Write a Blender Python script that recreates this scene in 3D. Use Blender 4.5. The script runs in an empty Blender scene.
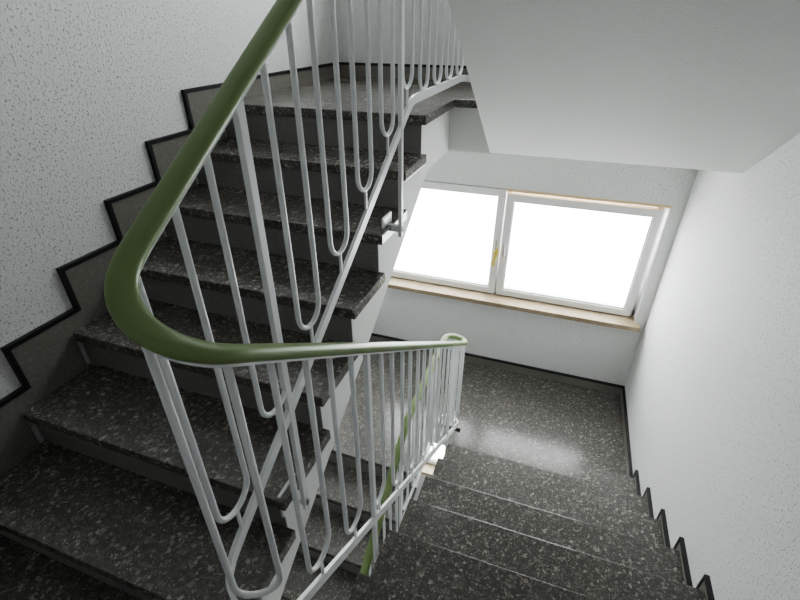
import bpy, bmesh, math, bisect
from mathutils import Vector, Matrix

scene = bpy.context.scene
scene.view_settings.view_transform = 'AgX'
scene.view_settings.look = 'AgX - Medium High Contrast'

# ------------------------------------------------------------------ materials
def new_mat(name):
    m = bpy.data.materials.new(name); m.use_nodes = True
    nt = m.node_tree
    b = nt.nodes['Principled BSDF']
    return m, nt, b

def simple(name, col, rough=0.5, metal=0.0, spec=0.5):
    m, nt, b = new_mat(name)
    b.inputs['Base Color'].default_value = (*col, 1)
    b.inputs['Roughness'].default_value = rough
    b.inputs['Metallic'].default_value = metal
    b.inputs['Specular IOR Level'].default_value = spec
    return m

def coords(nt):
    return nt.nodes.new('ShaderNodeTexCoord').outputs['Object']

def plaster(name, col, pit=0.55, bump=0.6, scale=75, lo=.33, hi=.43):
    m, nt, b = new_mat(name)
    N, L = nt.nodes, nt.links
    co = coords(nt)
    n1 = N.new('ShaderNodeTexNoise'); n1.inputs['Scale'].default_value = scale
    n1.inputs['Detail'].default_value = 3; n1.inputs['Roughness'].default_value = .55
    L.new(co, n1.inputs['Vector'])
    r = N.new('ShaderNodeValToRGB')
    r.color_ramp.elements[0].position = lo; r.color_ramp.elements[0].color = (0,0,0,1)
    r.color_ramp.elements[1].position = hi; r.color_ramp.elements[1].color = (1,1,1,1)
    L.new(n1.outputs['Fac'], r.inputs['Fac'])
    mix = N.new('ShaderNodeMix'); mix.data_type = 'RGBA'
    mix.inputs['A'].default_value = (col[0]*pit, col[1]*pit, col[2]*pit, 1)
    mix.inputs['B'].default_value = (*col, 1)
    L.new(r.outputs['Color'], mix.inputs['Factor'])
    L.new(mix.outputs['Result'], b.inputs['Base Color'])
    n2 = N.new('ShaderNodeTexNoise'); n2.inputs['Scale'].default_value = scale*1.6
    n2.inputs['Detail'].default_value = 2
    L.new(co, n2.inputs['Vector'])
    add = N.new('ShaderNodeMath'); add.operation = 'MULTIPLY_ADD'
    add.inputs[1].default_value = .8
    L.new(n2.outputs['Fac'], add.inputs[0]); L.new(r.outputs['Color'], add.inputs[2])
    bp = N.new('ShaderNodeBump'); bp.inputs['Strength'].default_value = bump
    bp.inputs['Distance'].default_value = .004
    L.new(add.outputs[0], bp.inputs['Height']); L.new(bp.outputs['Normal'], b.inputs['Normal'])
    b.inputs['Roughness'].default_value = .7
    return m

def terrazzo(name, matrix, lo, hi, scale=60, rough=.28, chipfrac=.5, spec=.5):
    m, nt, b = new_mat(name)
    N, L = nt.nodes, nt.links
    co = coords(nt)
    nz = N.new('ShaderNodeTexNoise'); nz.inputs['Scale'].default_value = scale*.6
    L.new(co, nz.inputs['Vector'])
    ma = N.new('ShaderNodeMixRGB'); ma.blend_type = 'ADD'; ma.inputs['Fac'].default_value = .018
    L.new(co, ma.inputs['Color1']); L.new(nz.outputs['Color'], ma.inputs['Color2'])
    def layer(sc, thr):
        v = N.new('ShaderNodeTexVoronoi'); v.inputs['Scale'].default_value = sc
        L.new(ma.outputs[0], v.inputs['Vector'])
        e = N.new('ShaderNodeTexVoronoi'); e.feature = 'DISTANCE_TO_EDGE'; e.inputs['Scale'].default_value = sc
        L.new(ma.outputs[0], e.inputs['Vector'])
        sep = N.new('ShaderNodeSeparateColor'); L.new(v.outputs['Color'], sep.inputs[0])
        g1 = N.new('ShaderNodeMath'); g1.operation = 'GREATER_THAN'; g1.inputs[1].default_value = thr
        L.new(sep.outputs[0], g1.inputs[0])
        g2 = N.new('ShaderNodeMath'); g2.operation = 'GREATER_THAN'; g2.inputs[1].default_value = .08
        L.new(e.outputs['Distance'], g2.inputs[0])
        mu = N.new('ShaderNodeMath'); mu.operation = 'MULTIPLY'
        L.new(g1.outputs[0], mu.inputs[0]); L.new(g2.outputs[0], mu.inputs[1])
        rp = N.new('ShaderNodeValToRGB')
        rp.color_ramp.elements[0].color = (*lo, 1); rp.color_ramp.elements[1].color = (*hi, 1)
        rp.color_ramp.elements[0].position = .1
        mid = rp.color_ramp.elements.new(.75)
        mid.color = tuple(lo[i]*.65+hi[i]*.35 for i in range(3))+(1,)
        L.new(sep.outputs[1], rp.inputs['Fac'])
        return mu, rp
    m1, c1 = layer(scale, 1-chipfrac)
    m2, c2 = layer(scale*2.3, .6)
    x1 = N.new('ShaderNodeMix'); x1.data_type = 'RGBA'; x1.inputs['A'].default_value = (*matrix, 1)
    L.new(m2.outputs[0], x1.inputs['Factor']); L.new(c2.outputs['Color'], x1.inputs['B'])
    x2 = N.new('ShaderNodeMix'); x2.data_type = 'RGBA'
    L.new(x1.outputs['Result'], x2.inputs['A']); L.new(m1.outputs[0], x2.inputs['Factor'])
    L.new(c1.outputs['Color'], x2.inputs['B'])
    L.new(x2.outputs['Result'], b.inputs['Base Color'])
    b.inputs['Roughness'].default_value = rough
    b.inputs['Specular IOR Level'].default_value = spec
    return m

M_WALL  = plaster('wall_plaster', (.79,.79,.785), pit=.60, bump=.85, scale=100, lo=.31, hi=.44)
M_SOFF  = plaster('soffit_paint', (.74,.74,.73), pit=.95, bump=.12, scale=60)
M_SIDE  = plaster('stringer_plaster', (.80,.80,.785), pit=.93, bump=.2, scale=100)
M_TERR  = terrazzo('terrazzo_dark', (.098,.093,.087), (.115,.109,.10), (.38,.36,.325), scale=68, rough=.20, spec=.42)
M_RISER = terrazzo('terrazzo_riser', (.24,.235,.225), (.21,.205,.195), (.34,.33,.31), scale=110, rough=.4)
M_SKIRT = terrazzo('skirting_stone', (.21,.20,.18), (.18,.17,.155), (.29,.275,.245), scale=120, rough=.4)
M_BLACK = simple('black_trim', (.018,.018,.019), .5)
M_WHITE = simple('white_lacquer', (.80,.81,.82), .35)
M_FRAME = simple('window_frame_white', (.80,.80,.79), .3)
M_WOOD  = simple('wood_reveal', (.76,.56,.32), .5)
M_SEAL  = simple('rubber_seal', (.03,.03,.03), .6)
M_METAL = simple('steel_fitting', (.45,.44,.42), .35, .9)
M_CLOTH = simple('yellow_strap', (.75,.60,.14), .8)

def rail_mat():
    m, nt, b = new_mat('green_pvc')
    N, L = nt.nodes, nt.links
    n = N.new('ShaderNodeTexNoise'); n.inputs['Scale'].default_value = 9
    L.new(coords(nt), n.inputs['Vector'])
    r = N.new('ShaderNodeValToRGB')
    r.color_ramp.elements[0].color = (.175,.25,.095,1); r.color_ramp.elements[1].color = (.215,.295,.12,1)
    L.new(n.outputs['Fac'], r.inputs['Fac']); L.new(r.outputs['Color'], b.inputs['Base Color'])
    b.inputs['Roughness'].default_value = .38
    return m
M_RAIL = rail_mat()

def sill_mat():
    m, nt, b = new_mat('sill_stone')
    N, L = nt.nodes, nt.links
    n = N.new('ShaderNodeTexNoise'); n.inputs['Scale'].default_value = 14; n.inputs['Detail'].default_value = 6
    L.new(coords(nt), n.inputs['Vector'])
    r = N.new('ShaderNodeValToRGB')
    r.color_ramp.elements[0].color = (.24,.18,.11,1); r.color_ramp.elements[1].color = (.45,.37,.26,1)
    L.new(n.outputs['Fac'], r.inputs['Fac']); L.new(r.outputs['Color'], b.inputs['Base Color'])
    b.inputs['Roughness'].default_value = .4
    return m
M_SILL = sill_mat()

def glass_mat():
    m = bpy.data.materials.new('window_glass'); m.use_nodes = True
    nt = m.node_tree; N, L = nt.nodes, nt.links
    N.clear()
    o = N.new('ShaderNodeOutputMaterial'); t = N.new('ShaderNodeBsdfTransparent')
    t.inputs['Color'].default_value = (.96,.98,.97,1)
    g = N.new('ShaderNodeBsdfGlossy'); g.inputs['Roughness'].default_value = .02
    mx = N.new('ShaderNodeMixShader'); mx.inputs[0].default_value = .05
    L.new(t.outputs[0], mx.inputs[1]); L.new(g.outputs[0], mx.inputs[2]); L.new(mx.outputs[0], o.inputs[0])
    return m
M_GLASS = glass_mat()

# ------------------------------------------------------------------ mesh builder
class B:
    def __init__(s, name):
        s.name = name; s.bm = bmesh.new(); s.mats = []
    def mi(s, m):
        if m not in s.mats: s.mats.append(m)
        return s.mats.index(m)
    def box(s, x0,x1,y0,y1,z0,z1, mat, M=None):
        i = s.mi(mat)
        vs = [s.bm.verts.new((x,y,z)) for x in (x0,x1) for y in (y0,y1) for z in (z0,z1)]
        if M is not None:
            for v in vs: v.co = M @ v.co
        for f in ((0,1,3,2),(4,6,7,5),(0,4,5,1),(2,3,7,6),(0,2,6,4),(1,5,7,3)):
            fc = s.bm.faces.new([vs[k] for k in f]); fc.material_index = i
    def prism_x(s, pts, x0, x1, mat):   # pts in (y,z)
        i = s.mi(mat)
        a = [s.bm.verts.new((x0,p[0],p[1])) for p in pts]
        b = [s.bm.verts.new((x1,p[0],p[1])) for p in pts]
        s.bm.faces.new(a).material_index = i
        s.bm.faces.new(b[::-1]).material_index = i
        n = len(pts)
        for k in range(n):
            f = s.bm.faces.new((a[k],b[k],b[(k+1)%n],a[(k+1)%n])); f.material_index = i
    def prism_z(s, pts, z0, z1, mat):
        i = s.mi(mat)
        a = [s.bm.verts.new((p[0],p[1],z0)) for p in pts]
        b = [s.bm.verts.new((p[0],p[1],z1)) for p in pts]
        for f in (a[::-1], b): s.bm.faces.new(f).material_index = i
        n = len(pts)
        for k in range(n):
            s.bm.faces.new((a[k],a[(k+1)%n],b[(k+1)%n],b[k])).material_index = i
    def sweep(s, pts, sec, up, mat, smooth=True):
        i = s.mi(mat); rings = []
        n = len(pts)
        for k,p in enumerate(pts):
            t = (pts[min(k+1,n-1)] - pts[max(k-1,0)]).normalized()
            side = t.cross(up).normalized(); u2 = side.cross(t).normalized()
            rings.append([s.bm.verts.new(p + side*a + u2*b) for a,b in sec])
        m = len(sec)
        for k in range(n-1):
            for j in range(m):
                f = s.bm.faces.new((rings[k][j],rings[k][(j+1)%m],rings[k+1][(j+1)%m],rings[k+1][j]))
                f.material_index = i; f.smooth = smooth
        for r in (rings[0], rings[-1][::-1]): s.bm.faces.new(r).material_index = i
    def done(s, parent=None, bevel=0):
        bmesh.ops.recalc_face_normals(s.bm, faces=s.bm.faces)
        me = bpy.data.meshes.new(s.name); s.bm.to_mesh(me); s.bm.free()
        for m in s.mats: me.materials.append(m)
        o = bpy.data.objects.new(s.name, me); scene.collection.objects.link(o)
        if parent: o.parent = parent
        if bevel:
            md = o.modifiers.new('bevel','BEVEL'); md.width = bevel; md.segments = 2
            md.limit_method = 'ANGLE'; md.angle_limit = math.radians(40)
        return o

def empty(name):
    e = bpy.data.objects.new(name, None); scene.collection.objects.link(e); return e

# ------------------------------------------------------------------ layout
S = 2.63; R = S/14
GL, GR = .30, .30            # goings of left / right flights
XL, XR = -1.87, .90          # side walls
YF, YB = 3.75, -1.30         # far / near wall
TL, TR = -.66, -.442         # tread ends at the well
SL, SR = -.69, -.437         # slab sides
YLN = 2.24-6*GL; YRN = 2.60  # first nosings (left flights start near, right flights start far)
YW = 2.82                    # landing edge in the well
TH = .045; OV = .03; SLAB = .30
ZTOP, ZBOT = 4.35, -3.945
LO = {1:-.136, -1:-.28}
GG = {1:GL, -1:GR}
def s_hi(d): return 7*R/(R/GG[d]) + LO[d]

def flight(x0, x1, sx0, sx1, ybase, z0, d):
    b = B('stair_flight'); G = GG[d]
    Y = lambda s: ybase + d*s
    pts = [(LO[d],-SLAB),(LO[d],-TH),(OV,-TH)]
    for k in range(1,8):
        pts.append((OV+(k-1)*G, k*R-TH))
        if k < 7: pts.append((OV+k*G, k*R-TH))
    sh = s_hi(d)
    if sh > OV+6*G+.005: pts.append((sh, 7*R-TH))
    else: sh = OV+6*G
    pts.append((sh, -SLAB+(sh-LO[d])*R/G))
    b.prism_x([(Y(s), z0+z) for s,z in pts], sx0, sx1, M_SIDE)
    for k in range(1,8):
        ya, yb = sorted((Y(OV+(k-1)*G-.004), Y(OV+(k-1)*G+.004)))
        b.box(sx0+.001, sx1-.001, ya, yb, z0+(k-1)*R, z0+k*R-TH, M_RISER)
    o = b.done()
    t = B('treads')
    for k in range(1,7):
        ya, yb = sorted((Y((k-1)*G), Y(k*G+OV)))
        t.box(x0, x1, ya, yb, z0+k*R-TH, z0+k*R, M_TERR)
    t.done(o, bevel=.004)
    return o

def skirting(name, wall_x, inward, ybase, z0, d, V, H, K):
    b = B(name); G = GG[d]
    xa, xb = sorted((wall_x, wall_x+inward*.016)); xk = sorted((wall_x, wall_x+inward*.020))
    Y = lambda s: ybase + d*s
    def bx(s0,s1,za,zb,mat,xs):
        y = sorted((Y(s0),Y(s1))); b.box(xs[0],xs[1],y[0],y[1],z0+za,z0+zb,mat)
    for k in range(1,8):
        n = (k-1)*G; nn = k*G if k<7 else 1.95
        e = (nn-V) if k<7 else nn
        bx(n-V, n+.0, (k-1)*R, k*R+H, M_SKIRT,(xa,xb))
        bx(n+.0, e, k*R, k*R+H, M_SKIRT,(xa,xb))
        bx(n-V-K, e if k==7 else e-K, k*R+H, k*R+H+K, M_BLACK, xk)
        bx(n-V-K, n-V, (k-1)*R+H, k*R+H, M_BLACK, xk)
    return b.done()

for z0 in (0.0, -S):
    flight(XL+.002, TL, XL+.002, SL, YLN, z0, +1)
    skirting('baseboard_left', XL, +1, YLN, z0, +1, .23, .075, .018)
for z0 in (-S/2, S/2, -3*S/2):
    flight(TR, XR-.002, SR, XR-.002, YRN, z0, -1)
    skirting('baseboard_right', XR, -1, YRN, z0, -1, .035, .03, .012)

yl_lo, yl_hi = YLN+LO[1], YLN+max(s_hi(1), OV+6*GL)
yr_lo, yr_hi = YRN-LO[-1], YRN-max(s_hi(-1), OV+6*GR)

def far_landing(z):
    b = B('stair_landing')
    b.box(XL, SL, yl_hi, YF, z-SLAB, z-TH, M_SIDE)
    b.box(SL, SR, YW+OV, YF, z-SLAB, z-TH, M_SIDE)
    b.box(SR, XR, yr_lo, YF, z-SLAB, z-TH, M_SIDE)
    o = b.done()
    t = B('stone_floor')
    t.prism_z([(XL,YLN+6*GL),(TL,YLN+6*GL),(TL,YW),(TR,YW),(TR,YRN-.03),(XR,YRN-.03),(XR,YF),(XL,YF)], z-TH, z, M_TERR)
    t.done(o, bevel=.004)
def near_landing(z):
    b = B('stair_landing')
    b.box(XL, SL, YB, yl_lo, z-SLAB, z-TH, M_SIDE)
    b.box(SL, SR, YB, YLN-OV, z-SLAB, z-TH, M_SIDE)
    b.box(SR, XR, YB, yr_hi, z-SLAB, z-TH, M_SIDE)
    o = b.done()
    t = B('stone_floor')
    t.prism_z([(XL,YB),(XR,YB),(XR,YRN-6*GR),(TR,YRN-6*GR),(TR,YLN),(TL,YLN),(TL,YLN+.03),(XL,YLN+.03)], z-TH, z, M_TERR)
    t.done(o, bevel=.004)
for z in (-S/2, S/2): far_landing(z)
for z in (0, S, -S): near_landing(z)

# room shell
WT = .28
b = B('wall_left');  b.box(XL-WT, XL, YB-WT, YF+WT, ZBOT, ZTOP, M_WALL); b.done()
b = B('wall_right'); b.box(XR, XR+WT, YB-WT, YF+WT, ZBOT, ZTOP, M_WALL); b.done()
b = B('wall_near');  b.box(XL, XR, YB-WT, YB, ZBOT, ZTOP, M_WALL); b.done()
b = B('ceiling');    b.box(XL-WT, XR+WT, YB-WT, YF+WT, ZTOP, ZTOP+.2, M_SOFF); b.done()
b = B('floor');      b.box(XL-WT, XR+WT, YB-WT, YF+WT, ZBOT-.2, ZBOT, M_TERR); b.done()
WX0, WX1 = -1.62, .81
WZ0, WZ1 = -.52, .53
b = B('wall_far')
zc = ZBOT
for n in (-1,0,1):
    a, c = WZ0+n*S, WZ1+n*S
    b.box(XL, XR, YF, YF+WT, zc, a, M_WALL)
    b.box(XL, WX0, YF, YF+WT, a, c, M_WALL); b.box(WX1, XR, YF, YF+WT, a, c, M_WALL)
    zc = c
b.box(XL, XR, YF, YF+WT, zc, ZTOP, M_WALL)
b.done()

def flat_skirt(name, x0,x1,y0,y1,z, axis, sgn):
    b = B(name); H,K=.085,.018
    if axis=='y':
        b.box(x0,x1,*sorted((y0,y0+sgn*.016)),z,z+H,M_SKIRT); b.box(x0,x1,*sorted((y0,y0+sgn*.02)),z+H,z+H+K,M_BLACK)
    else:
        b.box(*sorted((x0,x0+sgn*.016)),y0,y1,z,z+H,M_SKIRT); b.box(*sorted((x0,x0+sgn*.02)),y0,y1,z+H,z+H+K,M_BLACK)
    b.done()
for z in (-S/2, S/2):
    flat_skirt('baseboard_far', XL+.02, XR-.02, YF, YF, z, 'y', -1)
    flat_skirt('baseboard_left', XL, XL, YLN+1.95, YF, z, 'x', 1)
    flat_skirt('baseboard_right', XR, XR, YRN+.047, YF, z, 'x', -1)
flat_skirt('baseboard_near', XL+.02, XR-.02, YB, YB, 0, 'y', 1)
flat_skirt('baseboard_left', XL, XL, YB, YLN-.248, 0, 'x', 1)
flat_skirt('baseboard_right', XR, XR, YB, YRN-1.95, 0, 'x', -1)

# ------------------------------------------------------------------ windows
def casement(parent, x0,x1,z0,z1,y, tilt, hx, strap):
    M = Matrix.Translation((0,y,z0)) @ Matrix.Rotation(math.radians(tilt),4,'X') @ Matrix.Translation((0,-y,-z0))
    b = B('casement'); F=.062; D=.055
    b.box(x0,x1,y,y+D,z0,z0+F,M_FRAME,M); b.box(x0,x1,y,y+D,z1-F,z1,M_FRAME,M)
    b.box(x0,x0+F,y,y+D,z0+F,z1-F,M_FRAME,M); b.box(x1-F,x1,y,y+D,z0+F,z1-F,M_FRAME,M)
    g=.008
    b.box(x0+F,x1-F,y+.012,y+.02,z0+F,z0+F+g,M_SEAL,M); b.box(x0+F,x1-F,y+.012,y+.02,z1-F-g,z1-F,M_SEAL,M)
    b.box(x0+F,x0+F+g,y+.012,y+.02,z0+F+g,z1-F-g,M_SEAL,M); b.box(x1-F-g,x1-F,y+.012,y+.02,z0+F+g,z1-F-g,M_SEAL,M)
    b.done(parent, bevel=.004)
    gl = B('glass_pane'); gl.box(x0+F,x1-F,y+.026,y+.030,z0+F,z1-F,M_GLASS,M); gl.done(parent)
    h = B('handle'); zc=(z0+z1)/2-.05
    h.box(hx-.014,hx+.014,y-.008,y,zc-.035,zc+.035,M_FRAME,M)
    h.box(hx-.007,hx+.007,y-.045,y-.008,zc-.007,zc+.007,M_METAL,M)
    h.box(hx-.009,hx+.009,y-.055,y-.042,zc-.012,zc+.115,M_METAL,M)
    h.done(parent, bevel=.003)
    if strap:
        s = B('strap')
        pts=[Vector((hx+.004*math.sin(i*1.3),y-.062-.004*math.cos(i),zc+.02-.03*i)) for i in range(6)]
        s.sweep(pts,[(-.012,-.003),(.012,-.003),(.012,.003),(-.012,.003)],Vector((0,1,0)),M_CLOTH)
        s.sweep([p+Vector((.018,.0,.03)) for p in pts[:4]],[(-.008,-.003),(.008,-.003),(.008,.003),(-.008,.003)],Vector((0,1,0)),M_CLOTH)
        s.done(parent)

def window(idx, dz):
    e = empty('window_%d'%idx); z0, z1 = WZ0+dz, WZ1+dz
    y = YF+.10
    f = B('outer_frame'); O=.045
    f.box(WX0,WX1,y+.02,y+.09,z0,z0+O,M_FRAME); f.box(WX0,WX1,y+.02,y+.09,z1-O,z1,M_FRAME)
    f.box(WX0,WX0+O,y+.02,y+.09,z0+O,z1-O,M_FRAME); f.box(WX1-O,WX1,y+.02,y+.09,z0+O,z1-O,M_FRAME)
    xm=-.40
    f.box(xm-.03,xm+.03,y+.02,y+.09,z0+O,z1-O,M_FRAME)
    f.box(xm,WX1,YF-.004,y+.02,z1-.022,z1,M_WOOD)
    f.done(e, bevel=.002)
    casement(e, WX0+.03, xm-.006, z0+.014, z1-.03, y-.035, 0, xm-.037, True)
    casement(e, xm+.006, WX1-.03, z0+.014, z1-.045, y-.035, 3.0, xm+.037, False)
    a = B('tilt_stay')
    a.box(WX1-.30,WX1-.05,y-.055,y-.040,z1-.055,z1-.043,M_METAL); a.box(WX1-.07,WX1-.05,y-.055,y+.05,z1-.055,z1-.040,M_METAL)
    a.done(e)
    s = B('window_sill')
    s.prism_z([(WX0-.06,YF-.085),(WX1+.045,YF-.085),(WX1+.045,YF-.001),(WX1-.001,YF-.001),(WX1-.001,y+.02),(WX0+.001,y+.02),(WX0+.001,YF-.001),(WX0-.06,YF-.001)], z0-.035, z0+.008, M_SILL)
    s.done(e, bevel=.003)
for i,dz in enumerate((0,S,-S)): window(i+1, dz)

# ------------------------------------------------------------------ railing
XA, XD = -.62, -.462
E = 1.704
RZ = []
YN0 = .47; YK = 1.89; YD = 2.78
def add(x,y,z): RZ.append(Vector((x,y,z)))
def period(n):
    o = E + n*S
    rc = (XD-XA)/2; xc=(XA+XD)/2
    N=60
    for i in range(N): t=i/N; y=YK+(YN0-YK)*t; add(XA,y,o-.318+.63*(y-YN0))
    N=24
    for i in range(N): a=math.pi*i/N; add(xc-rc*math.cos(a), YN0-.075*math.sin(a), o-.318-.150*i/N)
    N=90; ze=.468+.695*(YD-YN0)
    for i in range(N): t=i/N; y=YN0+(YD-YN0)*t; add(XD,y,o-.468-.695*(y-YN0))
    N=20; zl=.318-.63*(YK-YN0)+S
    for i in range(N): a=math.pi*i/N; add(xc+rc*math.cos(a), YD+.045*math.sin(a), o-ze-(zl-ze)*i/N)
    N=40
    for i in range(N): t=i/N; y=YD+(YK-YD)*t; add(XA,y,o-zl)
for n in (1,0,-1): period(n)
RZ = RZ[60:]
RZ = [p for p in RZ if p.z > ZBOT+.87]
def resample(P, step):
    c=[0]
    for i in range(1,len(P)): c.append(c[-1]+(P[i]-P[i-1]).length)
    n=int(c[-1]/step); out=[]; j=1
    for k in range(n+1):
        s=c[-1]*k/n
        while j<len(c)-1 and c[j]<s: j+=1
        t=(s-c[j-1])/max(c[j]-c[j-1],1e-9); out.append(P[j-1].lerp(P[j],t))
    return out
RZ = resample(RZ,.015)
for _ in range(8):
    RZ=[RZ[0]]+[(RZ[i-1]+2*RZ[i]+RZ[i+1])/4 for i in range(1,len(RZ)-1)]+[RZ[-1]]

rail = empty('stair_railing')
W,H = .023,.015
sec=[]
for i in range(20):
    a=2*math.pi*i/20; c,s=math.cos(a),math.sin(a)
    sec.append((W*math.copysign(abs(c)**.7,c), H*math.copysign(abs(s)**.8,s)))
b=B('handrail'); b.sweep(RZ, sec, Vector((0,0,1)), M_RAIL); b.done(rail)
b=B('handrail_core'); b.sweep([p+Vector((0,0,-H-.003)) for p in RZ], [(-.013,-.004),(.013,-.004),(.013,.004),(-.013,.004)], Vector((0,0,1)), M_WHITE, False); b.done(rail)
DROP=.85
b=B('lower_bar'); b.sweep([p+Vector((0,0,-DROP)) for p in RZ], [(-.006,-.017),(.006,-.017),(.006,.017),(-.006,.017)], Vector((0,0,1)), M_WHITE, False); b.done(rail)

cum=[0]
for i in range(1,len(RZ)):
    d=RZ[i]-RZ[i-1]; cum.append(cum[-1]+math.hypot(d.x,d.y))
def at(s):
    i=min(max(bisect.bisect_right(cum,s),1),len(cum)-1)
    t=(s-cum[i-1])/max(cum[i]-cum[i-1],1e-9)
    return RZ[i-1].lerp(RZ[i],t)
RB=.0078
bsec=[(RB*math.cos(2*math.pi*i/8+.39),RB*math.sin(2*math.pi*i/8+.39)) for i in range(8)]
b=B('hairpin_balusters')
PITCH=.218; LEG=.116
k0=min(range(len(RZ)),key=lambda k:(RZ[k]-Vector((XA,.957,E-.318+.63*(.957-YN0)))).length)
s=(cum[k0]-LEG/2)%PITCH
while s+LEG < cum[-1]:
    p,q=at(s),at(s+LEG)
    zt1,zt2=p.z-H,q.z-H
    hor=Vector((q.x-p.x,q.y-p.y,0)); w=hor.length; h=hor.normalized(); r=w/2
    c=Vector(((p.x+q.x)/2,(p.y+q.y)/2,0))
    slope=abs(p.z-q.z)/w
    low=(.02 if slope<.15 else .092)
    zb=(p.z+q.z)/2-DROP+low+r
    pts=[Vector((p.x,p.y,zt1)),Vector((p.x,p.y,(zt1+zb)/2)),Vector((p.x,p.y,zb))]
    for i in range(1,12):
        a=math.pi*i/12
        pts.append(c-h*r*math.cos(a)+Vector((0,0,zb-r*math.sin(a))))
    pts+=[Vector((q.x,q.y,zb)),Vector((q.x,q.y,(zt2+zb)/2)),Vector((q.x,q.y,zt2))]
    b.sweep(pts,bsec,h.cross(Vector((0,0,1))).normalized(),M_WHITE)
    if slope>=.15:                             # short weld lug between bend and bar
        m=at(s+LEG/2)
        b.box(c.x-.004,c.x+.004,c.y-.004,c.y+.004,m.z-DROP,zb-r,M_WHITE)
    s+=PITCH
b.done(rail)

b=B('posts')
def zrail(x,y,lvl):
    return min((p for p in RZ if abs(p.x-x)<.01 and abs(p.z-lvl)<1.0),key=lambda p:abs(p.y-y)).z
for n in (0,-1):
    for y in (.80,1.76):
        z=zrail(XA,y,n*S+E-.318+.63*(y-YN0)); zb=n*S+R*7-(2.24-y)*.626-.10
        b.box(XA-.008,XA+.008,y-.012,y+.012,zb-.02,z-H,M_WHITE)
        b.box(SL,XA+.008,y-.01,y+.01,zb,zb+.03,M_WHITE)
        b.box(SL,SL+.01,y-.05,y+.05,zb-.04,zb+.07,M_WHITE)
for n in (1,0,-1):
    for y in (1.00,2.35):
        lv=n*S+E-.457-.70*(y-.45)
        if lv<ZBOT+1: continue
        z=zrail(XD,y,lv); zb=n*S-(y-.80)*.626-.13
        b.box(XD-.008,XD+.008,y-.012,y+.012,zb-.02,z-H,M_WHITE)
        b.box(XD-.008,SR,y-.01,y+.01,zb,zb+.03,M_WHITE)
b.done(rail, bevel=.002)

# ------------------------------------------------------------------ light
w=bpy.data.worlds.new('overcast_sky'); scene.world=w; w.use_nodes=True
nt=w.node_tree; bg=nt.nodes['Background']
bg.inputs['Color'].default_value=(.97,.98,1,1); bg.inputs['Strength'].default_value=15
for dz in (0,S,-S):
    l=bpy.data.lights.new('window_portal','AREA'); l.shape='RECTANGLE'; l.size=WX1-WX0; l.size_y=WZ1-WZ0
    l.cycles.is_portal=True
    o=bpy.data.objects.new('window_portal',l); scene.collection.objects.link(o)
    o.location=((WX0+WX1)/2,YF+WT+.02,(WZ0+WZ1)/2+dz); o.rotation_euler=(math.radians(-90),0,0)

# ------------------------------------------------------------------ camera
cam=bpy.data.cameras.new('camera'); co=bpy.data.objects.new('camera',cam); scene.collection.objects.link(co)
cam.sensor_width=36; cam.lens=20.61; cam.clip_start=.02
co.location=(0,0,E); co.rotation_euler=(math.radians(90-31.4),0,math.radians(19.5))
scene.camera=co
